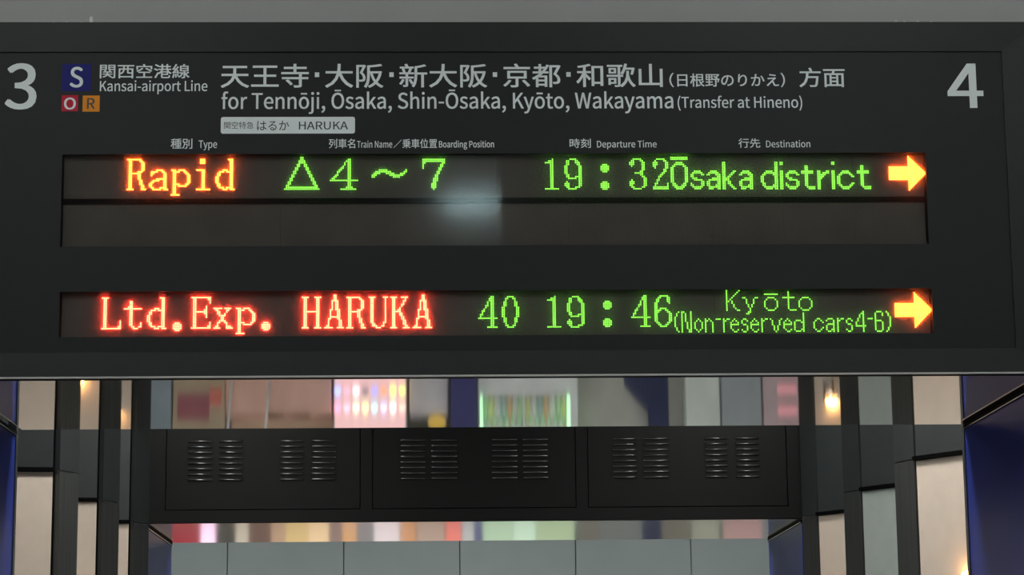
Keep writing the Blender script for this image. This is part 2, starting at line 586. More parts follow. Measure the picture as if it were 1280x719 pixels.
# printed lettering --------------------------------------------------
# outlines of the Latin letters (advance width, closed Bezier loops as left handle, point, right handle), 1/500 em
GLYPHS = {
 '(': (59, ['26 -8 42 -34 45 -33 48 -31 52 -30 37 -5 29 25 29 54 29 84 37 114 52 139 48 140 45 142 42 143 26 117 16 89 16 54 16 20']),
 ')': (59, ['14 -33 17 -34 33 -8 43 20 43 54 43 89 33 117 17 143 14 142 11 140 7 139 22 114 30 84 30 54 30 25 22 -5 7 -30 11 -31']),
 ',': (49, ['12 -30 13 -33 29 -27 39 -13 39 3 39 15 34 22 25 22 19 22 13 18 13 11 13 4 19 0 25 0 26 0 26 0 27 0 27 -11 20 -19 9 -24 11 -27']),
 '-': (61, ['8 47 8 43 23 43 38 43 53 43 53 47 53 51 53 55 38 55 23 55 8 55 8 51']),
 '3': (97, ['26 -2 46 -2 69 -2 87 11 87 34 87 52 75 63 60 67 60 67 60 67 60 68 74 72 83 83 83 99 83 119 67 131 46 131 31 131 19 124 10 115 13 112 16 109 18 105 26 113 35 118 45 118 58 118 67 110 67 97 67 84 58 73 31 73 31 69 31 65 31 61 61 61 71 50 71 35 71 20 60 11 45 11 30 11 21 18 13 26 11 22 8 19 5 15 13 6']),
 '4': (97, ['60 12 60 0 65 0 70 0 75 0 75 12 75 24 75 35 80 35 86 35 92 35 92 40 92 44 92 48 86 48 80 48 75 48 75 75 75 102 75 128 69 128 63 128 57 128 39 101 21 73 4 46 4 42 4 39 4 35 22 35 41 35 60 35 60 24', '60 61 60 48 46 48 33 48 20 48 30 63 40 77 49 92 53 98 57 105 60 111 60 111 60 111 60 111 60 104 60 94 60 88 60 74']),
 'A': (106, ['15 43 1 0 6 0 12 0 17 0 21 13 25 26 29 39 45 39 61 39 76 39 80 26 85 13 89 0 94 0 100 0 106 0 91 43 77 86 62 128 56 128 50 128 44 128 30 86', '46 52 33 52 36 59 38 65 40 72 44 86 48 100 53 115 53 115 53 115 53 115 57 100 61 86 66 72 68 65 70 59 72 52 59 52']),
 'B': (115, ['18 43 18 0 31 0 45 0 58 0 87 0 107 12 107 38 107 55 96 65 81 68 81 69 81 69 81 69 93 73 100 84 100 97 100 120 82 128 56 128 43 128 30 128 18 128 18 86', '40 74 34 74 34 88 34 102 34 116 40 116 47 116 54 116 74 116 84 110 84 95 84 82 75 74 53 74 47 74', '41 13 34 13 34 29 34 45 34 61 41 61 49 61 56 61 79 61 91 54 91 38 91 21 78 13 56 13 49 13']),
 'D': (120, ['18 43 18 0 29 0 40 0 50 0 89 0 110 24 110 65 110 106 89 128 50 128 39 128 28 128 18 128 18 86', '39 13 34 13 34 47 34 81 34 115 39 115 43 115 48 115 79 115 93 97 93 65 93 32 79 13 48 13 43 13']),
 'H': (127, ['18 43 18 0 23 0 28 0 34 0 34 20 34 40 34 61 54 61 74 61 94 61 94 40 94 20 94 0 99 0 105 0 110 0 110 43 110 86 110 128 105 128 99 128 94 128 94 110 94 92 94 75 74 75 54 75 34 75 34 92 34 110 34 128 28 128 23 128 18 128 18 86']),
 'K': (113, ['18 43 18 0 23 0 28 0 34 0 34 14 34 27 34 41 41 49 48 58 56 67 69 45 82 22 94 0 100 0 106 0 112 0 97 27 81 53 66 80 79 96 93 112 106 128 100 128 94 128 88 128 70 107 52 85 34 64 34 64 34 64 34 64 34 85 34 107 34 128 28 128 23 128 18 128 18 86']),
 'L': (95, ['18 43 18 0 42 0 66 0 90 0 90 5 90 9 90 14 71 14 53 14 34 14 34 52 34 90 34 128 28 128 23 128 18 128 18 86']),
 'N': (127, ['18 43 18 0 23 0 28 0 33 0 33 22 33 45 33 67 33 81 32 95 31 107 31 107 31 107 32 107 36 99 41 90 46 81 61 54 77 27 92 0 98 0 103 0 109 0 109 43 109 86 109 128 104 128 99 128 93 128 93 106 93 84 93 62 93 48 95 34 96 21 95 21 95 21 95 21 90 30 86 39 81 47 65 74 50 101 34 128 29 128 23 128 18 128 18 86']),
 'O': (130, ['33 -2 65 -2 97 -2 120 23 120 65 120 106 97 131 65 131 33 131 10 106 10 65 10 23', '88 12 65 12 42 12 27 33 27 65 27 97 42 116 65 116 88 116 103 97 103 65 103 33']),
 'P': (111, ['18 43 18 0 23 0 28 0 34 0 34 17 34 34 34 51 41 51 48 51 55 51 83 51 102 64 102 91 102 119 83 128 54 128 42 128 30 128 18 128 18 86', '40 64 34 64 34 81 34 98 34 115 40 115 46 115 52 115 75 115 86 109 86 91 86 72 75 64 53 64 47 64']),
 'R': (111, ['41 67 34 67 34 83 34 99 34 115 41 115 48 115 55 115 75 115 86 109 86 92 86 76 75 67 55 67 48 67', '78 18 88 0 94 0 100 0 106 0 95 19 85 37 74 56 91 60 103 72 103 92 103 119 84 128 58 128 44 128 31 128 18 128 18 86 18 43 18 0 23 0 28 0 34 0 34 18 34 36 34 54 41 54 49 54 57 54 67 36']),
 'S': (104, ['35 -2 53 -2 80 -2 97 14 97 34 97 53 85 62 70 68 64 71 58 74 52 76 42 81 31 85 31 98 31 109 40 116 55 116 67 116 76 112 84 105 87 108 90 111 92 115 84 124 70 131 55 131 32 131 14 116 14 97 14 78 29 69 40 64 47 61 53 58 59 56 71 50 80 46 80 33 80 20 70 12 53 12 40 12 27 18 18 28 15 24 12 20 8 17 19 5']),
 'T': (105, ['44 38 44 0 50 0 55 0 61 0 61 38 61 76 61 115 74 115 86 115 99 115 99 119 99 124 99 128 68 128 37 128 5 128 5 124 5 119 5 115 18 115 31 115 44 115 44 76']),
 'U': (126, ['37 -2 63 -2 89 -2 109 12 109 53 109 78 109 103 109 128 104 128 99 128 94 128 94 103 94 78 94 53 94 22 80 12 63 12 46 12 33 22 33 53 33 78 33 103 33 128 28 128 23 128 17 128 17 103 17 78 17 53 17 12']),
 'W': (154, ['23 43 32 0 38 0 45 0 51 0 57 26 64 52 70 77 72 88 75 97 77 107 77 107 77 107 77 107 79 97 81 88 84 77 90 52 96 26 103 0 109 0 116 0 123 0 131 43 140 86 149 128 144 128 139 128 134 128 129 105 124 82 120 58 117 45 115 31 113 17 112 17 112 17 112 17 109 31 106 45 103 58 97 82 91 105 85 128 80 128 75 128 70 128 64 105 58 82 52 58 49 45 46 31 43 17 43 17 43 17 42 17 40 31 37 45 35 58 30 82 26 105 21 128 16 128 10 128 5 128 14 86']),
 'a': (99, ['22 -2 38 -2 50 -2 60 4 70 11 70 11 70 11 70 11 70 8 71 4 71 0 76 0 80 0 85 0 85 19 85 39 85 58 85 82 75 98 52 98 36 98 23 91 14 85 16 81 18 78 20 74 28 79 38 84 49 84 65 84 69 72 69 60 28 56 10 45 10 25 10 8', '52 11 43 11 33 11 26 15 26 26 26 38 37 46 69 50 69 41 69 32 69 23 59 15']),
 'd': (109, ['25 -2 48 -2 60 -2 70 4 77 11 78 11 78 11 78 11 78 7 79 4 79 0 84 0 88 0 92 0 92 46 92 93 92 139 87 139 82 139 76 139 76 127 76 115 76 103 77 97 77 92 77 86 69 93 62 98 50 98 29 98 9 78 9 47 9 16', '61 11 52 11 35 11 26 25 26 48 26 69 38 84 53 84 61 84 68 81 76 74 76 57 76 41 76 24 68 15']),
 'e': (97, ['29 -2 55 -2 67 -2 78 2 86 7 84 11 82 14 80 18 73 13 66 11 56 11 38 11 26 23 25 44 46 44 68 44 89 44 89 46 90 49 90 53 90 80 76 98 52 98 30 98 9 78 9 47 9 16', '42 55 25 55 27 74 39 85 52 85 67 85 76 74 76 55 59 55']),
 'f': (57, ['6 86 6 82 10 82 14 82 19 82 19 55 19 27 19 0 24 0 29 0 35 0 35 27 35 55 35 82 41 82 48 82 55 82 55 86 55 91 55 95 48 95 41 95 35 95 35 100 35 105 35 110 35 122 39 129 48 129 51 129 55 128 59 126 60 130 61 135 62 139 58 140 52 142 46 142 27 142 19 130 19 110 19 105 19 100 19 95 14 95 10 94 6 94 6 90']),
 'g': (99, ['25 -44 48 -44 78 -44 96 -29 96 -11 96 5 85 12 63 12 57 12 51 12 44 12 32 12 28 16 28 22 28 27 30 30 34 33 38 31 43 30 48 30 68 30 83 43 83 63 83 71 80 78 75 83 82 83 88 83 95 83 95 87 95 91 95 95 84 95 72 95 61 95 58 96 53 98 48 98 29 98 12 84 12 64 12 52 19 43 25 38 25 38 25 38 25 37 20 34 14 27 14 20 14 12 18 7 23 4 23 4 23 3 23 3 14 -2 9 -10 9 -18 9 -35', '59 41 48 41 37 41 28 50 28 64 28 78 37 86 48 86 59 86 68 78 68 64 68 50', '69 -33 50 -33 33 -33 23 -26 23 -16 23 -11 26 -5 33 0 37 -1 41 -1 45 -1 50 -1 56 -1 61 -1 74 -1 81 -5 81 -13 81 -23']),
 'h': (106, ['16 46 16 0 21 0 27 0 32 0 32 23 32 46 32 69 42 79 48 84 58 84 71 84 76 76 76 58 76 39 76 19 76 0 81 0 87 0 92 0 92 20 92 40 92 60 92 84 83 98 63 98 50 98 40 90 32 82 32 88 32 95 32 101 32 114 32 127 32 139 27 139 21 139 16 139 16 93']),
 'i': (48, ['16 32 16 0 21 0 27 0 32 0 32 32 32 63 32 95 27 95 21 95 16 95 16 63', '18 115 24 115 30 115 35 119 35 125 35 131 30 136 24 136 18 136 14 131 14 125 14 119']),
 'j': (48, ['1 -42 6 -42 25 -42 32 -30 32 -11 32 24 32 60 32 95 27 95 22 95 16 95 16 60 16 24 16 -11 16 -22 14 -30 5 -30 1 -30 -2 -29 -5 -28 -6 -32 -7 -36 -8 -40 -4 -41', '18 115 24 115 30 115 35 119 35 125 35 131 30 136 24 136 18 136 13 131 13 125 13 119']),
 'k': (97, ['16 46 16 0 21 0 27 0 32 0 32 8 32 17 32 25 38 32 44 39 50 46 59 31 68 15 78 0 83 0 89 0 95 0 83 19 71 38 59 57 70 70 80 82 91 95 85 95 79 95 73 95 59 78 46 62 33 45 32 45 32 45 32 45 32 76 32 108 32 139 27 139 21 139 16 139 16 93']),
 'm': (162, ['16 32 16 0 21 0 27 0 32 0 32 23 32 46 32 69 41 79 49 84 56 84 68 84 74 76 74 58 74 39 74 19 74 0 79 0 84 0 90 0 90 23 90 46 90 69 99 79 106 84 114 84 126 84 131 76 131 58 131 39 131 19 131 0 137 0 142 0 147 0 147 20 147 40 147 60 147 84 138 98 119 98 107 98 97 90 87 79 83 91 75 98 61 98 49 98 40 90 31 81 31 81 31 81 31 81 30 86 30 90 29 95 25 95 20 95 16 95 16 63']),
 'n': (107, ['16 32 16 0 21 0 27 0 32 0 32 23 32 46 32 69 42 79 48 84 58 84 71 84 76 76 76 58 76 39 76 19 76 0 81 0 87 0 92 0 92 20 92 40 92 60 92 84 83 98 63 98 50 98 40 90 31 81 31 81 31 81 31 81 30 86 30 90 29 95 25 95 20 95 16 95 16 63']),
 'o': (106, ['30 -2 53 -2 76 -2 97 16 97 47 97 79 76 98 53 98 30 98 9 79 9 47 9 16', '70 11 53 11 37 11 26 26 26 47 26 69 37 84 53 84 70 84 81 69 81 47 81 26']),
 'p': (109, ['16 5 16 -40 21 -40 27 -40 32 -40 32 -29 32 -19 32 -8 32 -2 32 3 32 9 40 2 49 -2 58 -2 80 -2 99 16 99 49 99 78 86 98 61 98 50 98 40 91 31 84 31 84 31 84 31 84 30 88 30 91 29 95 25 95 20 95 16 95 16 50', '71 11 55 11 49 11 41 14 32 21 32 38 32 54 32 71 41 79 50 84 57 84 76 84 83 70 83 49 83 25']),
 'r': (68, ['16 32 16 0 21 0 27 0 32 0 32 20 32 41 32 61 39 77 48 83 56 83 60 83 62 83 65 82 66 86 67 91 68 95 65 97 62 98 58 98 48 98 38 90 31 78 31 78 31 78 31 78 30 84 30 89 29 95 25 95 20 95 16 95 16 63']),
 's': (82, ['27 -2 41 -2 63 -2 75 11 75 26 75 44 60 50 47 55 36 59 26 62 26 71 26 79 32 85 44 85 52 85 59 81 65 77 68 80 70 83 73 87 66 93 55 98 44 98 23 98 11 86 11 71 11 54 25 48 39 43 49 39 60 35 60 25 60 17 54 10 41 10 30 10 22 15 13 22 11 18 8 14 6 11 15 3']),
 't': (66, ['26 -2 46 -2 52 -2 58 -1 64 1 62 5 61 9 60 13 57 12 53 11 50 11 39 11 35 17 35 29 35 47 35 64 35 82 43 82 52 82 61 82 61 86 61 91 61 95 52 95 43 95 35 95 35 104 35 113 35 122 30 122 26 122 22 122 21 113 20 104 20 95 15 95 10 94 5 94 5 90 5 86 5 82 9 82 14 82 19 82 19 65 19 47 19 29 19 10']),
 'u': (106, ['24 -2 44 -2 57 -2 66 5 75 15 75 15 76 15 76 15 76 10 77 5 77 0 81 0 86 0 90 0 90 32 90 63 90 95 85 95 80 95 74 95 74 73 74 50 74 28 65 16 58 12 49 12 36 12 31 19 31 37 31 56 31 76 31 95 25 95 20 95 15 95 15 75 15 55 15 35 15 11']),
 'y': (91, ['13 -41 18 -41 37 -41 47 -27 53 -8 65 26 77 61 89 95 84 95 79 95 73 95 68 77 62 60 56 42 54 34 51 24 48 15 48 15 48 15 48 15 44 24 41 34 38 42 32 60 25 77 19 95 13 95 8 95 2 95 15 63 28 32 40 0 40 -3 39 -5 38 -7 34 -19 28 -28 17 -28 14 -28 12 -27 10 -26 9 -31 8 -35 6 -39 9 -40']),
 'Ō': (130, ['33 -2 65 -2 97 -2 120 23 120 65 120 106 97 131 65 131 33 131 10 106 10 65 10 23', '88 12 65 12 42 12 27 33 27 65 27 97 42 116 65 116 88 116 103 97 103 65 103 33', '39 148 39 144 56 144 74 144 91 144 91 148 91 151 91 155 74 155 56 155 39 155 39 151']),
 'ō': (106, ['30 -2 53 -2 76 -2 97 16 97 47 97 79 76 98 53 98 30 98 9 79 9 47 9 16', '70 11 53 11 37 11 26 26 26 47 26 69 37 84 53 84 70 84 81 69 81 47 81 26', '27 121 27 117 45 117 62 117 79 117 79 121 79 125 79 129 62 129 45 129 27 129 27 125']),
 ' ': (39, []),
}


def latin_curve(text):
    cu = bpy.data.curves.new('txt', 'CURVE')
    cu.dimensions = '2D'
    cu.fill_mode = 'BOTH'
    cu.resolution_u = 4
    x = 0
    for ch in text:
        w, loops = GLYPHS[ch]
        for lp in loops:
            q = [int(k) for k in lp.split()]
            sp = cu.splines.new('BEZIER')
            n = len(q) // 6
            sp.bezier_points.add(n - 1)
            for i in range(n):
                h = q[6 * i:6 * i + 6]
                b = sp.bezier_points[i]
                b.handle_left_type = b.handle_right_type = 'FREE'
                b.handle_left = ((x + h[0]) / 500, h[1] / 500, 0)
                b.co = ((x + h[2]) / 500, h[3] / 500, 0)
                b.handle_right = ((x + h[4]) / 500, h[5] / 500, 0)
            sp.use_cyclic_u = True
        x += w
    return cu

def lettering(text, x0, x1, yt, yb, mt, parent, name='lettering', bold=.012, label=None, yoff=.0):
    if all(ch in GLYPHS for ch in text):
        cu = latin_curve(text)
    else:
        cu = bpy.data.curves.new('txt', 'FONT')
        cu.body = text
        cu.size = 1.0
        cu.resolution_u = 3
    to = bpy.data.objects.new('txt', cu)
    col.objects.link(to)
    dg = bpy.context.evaluated_depsgraph_get()
    me = bpy.data.meshes.new_from_object(to.evaluated_get(dg))
    bpy.data.objects.remove(to)
    bx0 = min(v.co.x for v in me.vertices); bx1 = max(v.co.x for v in me.vertices)
    by0 = min(v.co.y for v in me.vertices); by1 = max(v.co.y for v in me.vertices)
    Y = YF - .0008 - yoff
    o0 = org(parent)
    # the box is measured on the board: left/right edges at mid height, top/bottom at mid width
    xm, ym = (x0 + x1) / 2, (yt + yb) / 2
    X0, X1 = on_plane(x0, ym, Y)[0], on_plane(x1, ym, Y)[0]
    Z1, Z0 = on_plane(xm, yt, Y)[1], on_plane(xm, yb, Y)[1]
    # heavier strokes: the outline is laid over itself, shifted a hair each way
    wd = bold * (Z1 - Z0) * .62
    vs, fs = [], []
    shifts = [(0, 0)] if not bold else [(-wd, -wd * .6), (wd, -wd * .6), (-wd, wd * .6), (wd, wd * .6)]
    polys = [tuple(p.vertices) for p in me.polygons]
    for i, (sx, sz) in enumerate(shifts):
        n0 = len(vs)
        for v in me.vertices:
            X = X0 + wd + (v.co.x - bx0) / (bx1 - bx0) * (X1 - X0 - 2 * wd) + sx
            Z = Z0 + wd * .6 + (v.co.y - by0) / (by1 - by0) * (Z1 - Z0 - 1.2 * wd) + sz
            vs.append((X - o0.x, Y - .00004 * i - o0.y, Z - o0.z))
        fs += [tuple(n0 + k for k in p) for p in polys]
    bpy.data.meshes.remove(me)
    me = bpy.data.meshes.new(name)
    me.from_pydata(vs, [], fs)
    me.materials.append(mt)
    o = bpy.data.objects.new(name, me)
    ORIGIN[o.name] = o0
    link(o, parent)
    if label: o['label'] = label
    return o


def tile(name, x0, x1, yt, yb, mt, parent, label, rad=0.0):
    Y = YF - .0004
    xm, ym = (x0 + x1) / 2, (yt + yb) / 2
    X0, X1 = on_plane(x0, ym, Y)[0], on_plane(x1, ym, Y)[0]
    Z1, Z0 = on_plane(xm, yt, Y)[1], on_plane(xm, yb, Y)[1]
    pts = []
    if rad:
        for cx, cz, a0 in ((X1 - rad, Z1 - rad, 0), (X0 + rad, Z1 - rad, 90), (X0 + rad, Z0 + rad, 180), (X1 - rad, Z0 + rad, 270)):
            for k in range(5):
                a = math.radians(a0 + 22.5 * k)
                pts.append((cx + rad * math.cos(a), cz + rad * math.sin(a)))
    else:
        pts = [(X0, Z0), (X1, Z0), (X1, Z1), (X0, Z1)]
    o = obj(name, prism_y(pts, Y, Y + .0006), mt, parent)
    o['label'] = label
    return o


P = M['print']
lettering('3', 6.5, 46, 79, 137, P, board, 'platform_number', .03, label='large white figure 3')
lettering('4', 1184, 1228.8, 79.5, 135, P, board, 'platform_number', .03, label='large white figure 4')
tl = tile('line_symbol', 77.5, 113.8, 80, 114, M['blue_tile'], board, 'blue square with a white S')
lettering('S', 87.3, 104, 83.5, 109.5, P, tl, 'letter', .03)
tl = tile('line_symbol', 77, 97.5, 119, 139, M['red_tile'], board, 'red square with a white O')
lettering('O', 80, 94.8, 122, 137, P, tl, 'letter', .035)
tl = tile('line_symbol', 103.3, 124.5, 119.5, 139.6, M['orange_tile'], board, 'orange square with a black R')
lettering('R', 108.8, 118.6, 122.8, 136, M['dark_print'], tl, 'letter', .03)
lettering('関西空港線', 124.8, 237, 80, 98, P, board, bold=.020)
lettering('Kansai-airport Line', 124.8, 259.3, 100.5, 117.8, P, board)
for s, a, b, c, d in (('天王寺', 276, 386, 79.8, 109.8), ('大阪', 406.3, 479.3, 79.8, 109.8), ('新大阪', 499, 609, 79.8, 109.5),
                      ('京都', 629, 700.7, 79.5, 109.2), ('和歌山', 720.5, 828.3, 79.5, 109), ('日根野のりかえ', 846.5, 973.5, 91.8, 108.3),
                      ('方面', 999, 1056, 84.6, 109)):
    lettering(s, a, b, c, d, P, board, bold=.020)
lettering('(', 836.6, 842.4, 91, 109, P, board, bold=.0)
lettering(')', 975.8, 981.2, 91, 109, P, board, bold=.0)
for x, y in ((396.3, 93.4), (489.4, 93.3), (618.7, 93.2), (710.6, 93)):
    tile('interpunct', x - 2.7, x + 2.7, y - 2.9, y + 2.9, P, board, 'small white dot between station names')
lettering('for Tennōji, Ōsaka, Shin-Ōsaka, Kyōto, Wakayama', 276.8, 841.6, 112, 142.2, P, board, bold=.014)
lettering('(Transfer at Hineno)', 847, 1002.8, 119.5, 138.4, P, board, bold=.014)
tl = tile('name_plate', 276, 443.7, 146.2, 167, P, board, 'white rounded plate with dark lettering', .008)
lettering('関空特急', 280, 317, 152.2, 161, M['dark_print'], tl, bold=.0, yoff=.0)
lettering('はるか', 321.3, 361.3, 151, 163, M['dark_print'], tl, bold=.006)
lettering('HARUKA', 373.6, 435, 152, 162, M['dark_print'], tl, bold=.02)
for s, a, b, c, d in (('種別', 213.4, 240.4, 173.3, 186), ('Type', 248.3, 271.3, 175.6, 188), ('列車名', 411, 444, 173.5, 185.4),
                      ('Train Name', 446.2, 490.3, 175.8, 184.7), ('／', 491.8, 502, 174.8, 185), ('乗車位置', 503, 546.4, 173.6, 185.3),
                      ('Boarding Position', 548.7, 617.5, 175.7, 187), ('時刻', 712, 738.5, 173.3, 185), ('Departure Time', 746.2, 820.8, 175.6, 186.8),
                      ('行先', 923, 950.3, 173, 184.8), ('Destination', 957.6, 1012.8, 175.3, 184.3)):
    lettering(s, a, b, c, d, P, board, bold=.012)

# LED lettering --------------------------------------------------------
PIT = .00621


def rows(s):
    return s.split()


TRI = []
for r in range(19):
    line = ['.'] * 20
    if r < 17:
        c = 9 - r // 2
        for q in (c, min(c + 1, 9)):
            line[q] = '#'; line[19 - q] = '#'
    else:
        for q in range(18 - r, 20 - (18 - r)): line[q] = '#'
    TRI.append(''.join(line))
wave = [(3, 4), (2, 4), (1, 3), (1, 2), (0, 2), (0, 1), (0, 1), (0, 1), (0, 2), (1, 2), (1, 3), (2, 3), (2, 4), (3, 4), (3, 4), (3, 4), (2, 3), (2, 3), (1, 2), (0, 1)]
WAVE = [''.join('#' if a <= r <= b else '.' for a, b in wave) for r in range(5)]
ARROW = []
for r in range(20):
    line = ''
    for c in range(22):
        on = (c < 11 and 6 <= r <= 13) or (11 <= c <= 20 and (c - 11) <= r <= 19 - (c - 11)) or (c == 21 and r in (9, 10))
        line += '#' if on else '.'
    ARROW.append(line)
ST = '##'
G = {
 'R': '########... .##....##.. .##.....##. .##.....##. .##.....##. .##.....##. .##.....##. .##...###.. .#######... .##...##... .##...##... .##...##... .##....##.. .##....##.. .##....##.. .##.....##. .##.....##. ####....###',
 'a': '....####... .####..##.. .##.....##. .#......##. ........##. ....######. ..####..##. .##.....##. ##......##. ##......##. .##...####. ..#####.###',
 'p': '###.####... .####..##.. .##.....##. .##......## .##......## .##......## .##......## .##......## .####...##. .##.#####.. .##........ .##........ .##........ .##........ #####......',
 'i': '..###... ..###... ..###... ........ ........ ........ #####... ...##... ...##... ...##... ...##... ...##... ...##... ...##... ...##... ...##... ...##... ########',
 'd': '.......###. ........##. ........##. ........##. ........##. ........##. ....###.##. ..###.####. .##.....##. .##.....##. ##......##. ##......##. ##......##. ##......##. .##.....##. .##.....##. ..###.####. ....###.###',
 'W4': '..........##.... .........###.... ........#.##.... ........#.##.... .......#..##.... ......##..##.... .....##...##.... ....##....##.... ....#.....##.... ...##.....##.... ..##......##.... .##.......##.... ################ ..........##.... ..........##.... ..........##.... .........####... ......#########.',
 'W7': '############# ############# ##.........## #.........##. #.........##. #........##.. .........##.. ........##... ........##... .......##.... .......##.... ......###.... ......###.... ......##..... .....###..... .....###..... .....###..... ......#......',
 '1': '....#... ..###... #####... ...##... ...##... ...##... ...##... ...##... ...##... ...##... ...##... ...##... ...##... ...##... ...##... ...##... ...##... ########',
 '9': '...####... .##...##.. .##...###. .##....##. ##......## ##......## ##......## ##......## ##......## .##.....## .##...#### ..#####.## ........## .#......## ###.....## ###.....## .##...###. ..#####...',
 ':': '.###. ##### ##### ##### .###.',
 '3': '..#####... .##...##.. ###....##. ###....##. .#.....##. .......##. .......##. ......##.. ...#####.. ......##.. .......##. ........## .#......## ###.....## ###.....## ##......## .##....##. ..#####...',
 '2': '..#####.. .#....##. ###....## ###....## ##.....## .#.....## ......##. ......##. .....##.. ....##... ...##.... ...#..... ..##..... ..#...... .##.....# .#......# ######### #########',
 'O': '########## ########## .......... ...####... ..######.. .##....##. ##......## ##......## ##......## ##......## ##......## ##......## ##......## ##......## ##......## .##....##. .###..###. ..######.. ...####...',
 's': '..####.. .######. ##....## ##...... .###.... ..#####. ......## #.....## ##....## .######. ..####..',
 'A': '..####.. .######. ##...### ......## ...##### .####### ##....## ##....## ##...### .####### .###..##',
 'k': '##...... ##...... ##...... ##...... ##...... ##....## ##...##. ##..##.. ##.##... ####.... ####.... ##.##... ##.##... ##..##.. ##...##. ##....##',
 'D': '........## ........## ........## ........## ........## ...####.## ..######## .##....### ##......## ##......## ##......## ##......## .##.....## .##....### ..######## ...####.##',
 'I': '## ## .. .. .. ## ## ## ## ## ## ## ## ## ## ##',
 't': '..##.... ..##.... ..##.... #######. #######. ..##.... ..##.... ..##.... ..##.... ..##.... ..##.... ..##.... ...##### ....####',
 'r': '##...## ##.#### #####.. ####... ###.... ##..... ##..... ##..... ##..... ##..... ##.....',
 'c': '...####... ..######.. .##....##. ##......## ##........ ##........ ##........ ##......## .##....##. ..######.. ...####...',
 'L': '####....... .##........ .##........ .##........ .##........ .##........ .##........ .##........ .##........ .##........ .##........ .##........ .##........ .##.......# .##.......# .##.......# .##......## ###########',
 'T': '...##..... ...##..... ...##..... ..###..... ########## ...##..... ...##..... ...##..... ...##..... ...##..... ...##..... ...##..... ...##....# ...##....# ....##..## .....###..',
 'E': '########### .##......## .##.......# .##.......# .##........ .##.....#.. .##.....#.. .##....##.. .########.. .##....##.. .##.....#.. .##.....#.. .##........ .##........ .##.......# .##.......# .##......## ###########',
 'x': '#####.####. .##....##.. ..##...#... ..##..#.... ...####.... ....##..... ....##..... ...####.... ..##..##... ..#....#... .##....###. ####...####',
 'H': '####...#### .##.....##. .##.....##. .##.....##. .##.....##. .##.....##. .##.....##. .##.....##. .#########. .##.....##. .##.....##. .##.....##. .##.....##. .##.....##. .##.....##. .##.....##. .##.....##. ####...####',
 'AA': '.....##.... .....##.... .....##.... ....####... ....#.##... ....#.##... ....#.##... ....#.##... ...##.###.. ...#...##.. ...#...##.. ...#...##.. ...######.. ..##...##.. ..#.....##. ..#.....##. ..#.....##. .##.....##. #####..####',
 'U': '####....### .##......#. .##......#. .##......#. .##......#. .##......#. .##......#. .##......#. .##......#. .##......#. .##......#. .##......#. .##......#. .##......#. .##.....##. ..##....#.. ..###..##.. ....###....',
 'K': '####..####. .##.....#.. .##....##.. .##....#... .##...##... .##...#.... .##..#..... .##.##..... .#####..... .##..##.... .##..##.... .##...##... .##...##... .##....##.. .##....##.. .##....##.. .##.....##. ####...####',
 '4': '.......##.. ......###.. ......###.. .....#.##.. .....#.##.. ....##.##.. ....#..##.. ...#...##.. ..##...##.. ..#....##.. .##....##.. .#.....##.. ########### .......##.. .......##.. .......##.. .......##.. .....######',
 '0': '...####... ..##..##.. ..#....#.. .##....##. .##....##. .##....##. ##......## ##......## ##......## ##......## ##......## ##......## .##....##. .##....##. .##....##. ..#....#.. ..##..##.. ...####...',
 '6': '...#####.. ..##...##. .##....##. .##....##. ##......#. ##........ ##........ ##.####... ####..##.. ###....##. ##......## ##......## ##......## ##......## ##......## .##....##. ..##..##.. ...####...',
 'sK': '#......#. #.....#.. #....#... #...#.... #..#..... #.#...... ##.#..... #..#..... #...#.... #...#.... #....#... #.....##.',
 'sy': '##.....## ..#...#.. ..#...#.. ..#...#.. ...#.#... ...#.#... ....#.... ....#.... ...##.... ..##.....',
 'sO': '######## ........ ..####.. .#....#. #......# #......# #......# #......# .#....#. ..####..',
 'so': '..####.. .#....#. #......# #......# #......# #......# .#....#. ..####..',
 'sT': '...#.... ...#.... ...#.... #######. ...#.... ...#.... ...#.... ...#.... ...#.... ...#.... ....####',
 '(': '..# .#. .#. #.. #.. #.. #.. #.. #.. .#. .#. ..#',
 ')': '#.. .#. .#. ..# ..# ..# ..# ..# ..# .#. .#. #..',
 'sN': '##...# #.#..# #.#..# #.#..# #.#..# #.#..# #..#.# #..#.# #..#.# #..#.# #...## #...##',
 'mo': '..#.. .#.#. #...# #...# #...# #...# .#.#. ..#..',
 'mn': '#.#.. ##.#. #...# #...# #...# #...# #...# #...#',
 '-': '###',
 'mr': '#.## ##.. #... #... #... #... #... #...',
 'me': '..#.. .#.#. #...# ##### #.... #.... .#..# ..##.',
 'ms': '.##. #..# #... .##. ...# ...# #..# .##.',
 'mv': '#.....# .#...#. .#...#. .#...#. ..#.#.. ..#.#.. ..#.#.. ...#...',
 'md': '.....# .....# .....# .....# .###.# #...## #....# #....# #....# #...## .###.#',
 'mc': '..##.. .#..#. #....# #..... #..... #....# .#..#. ..##..',
 'ma': '.###. #...# ....# .#### #...# #...# #..## .##.#',
 'm4': '....#. ...##. ..#.#. ..#.#. .#..#. .#..#. #...#. #...#. ###### ....#. ....#. ....#.',
 'm6': '.###. #...# #...# #.... #.... ####. #...# #...# #...# #...# #...# .###.',
}
G = {k: v.split() for k, v in G.items()}
G['tri'] = TRI
G['wave'] = WAVE
G['arrow'] = ARROW
G['m-'] = G['-']


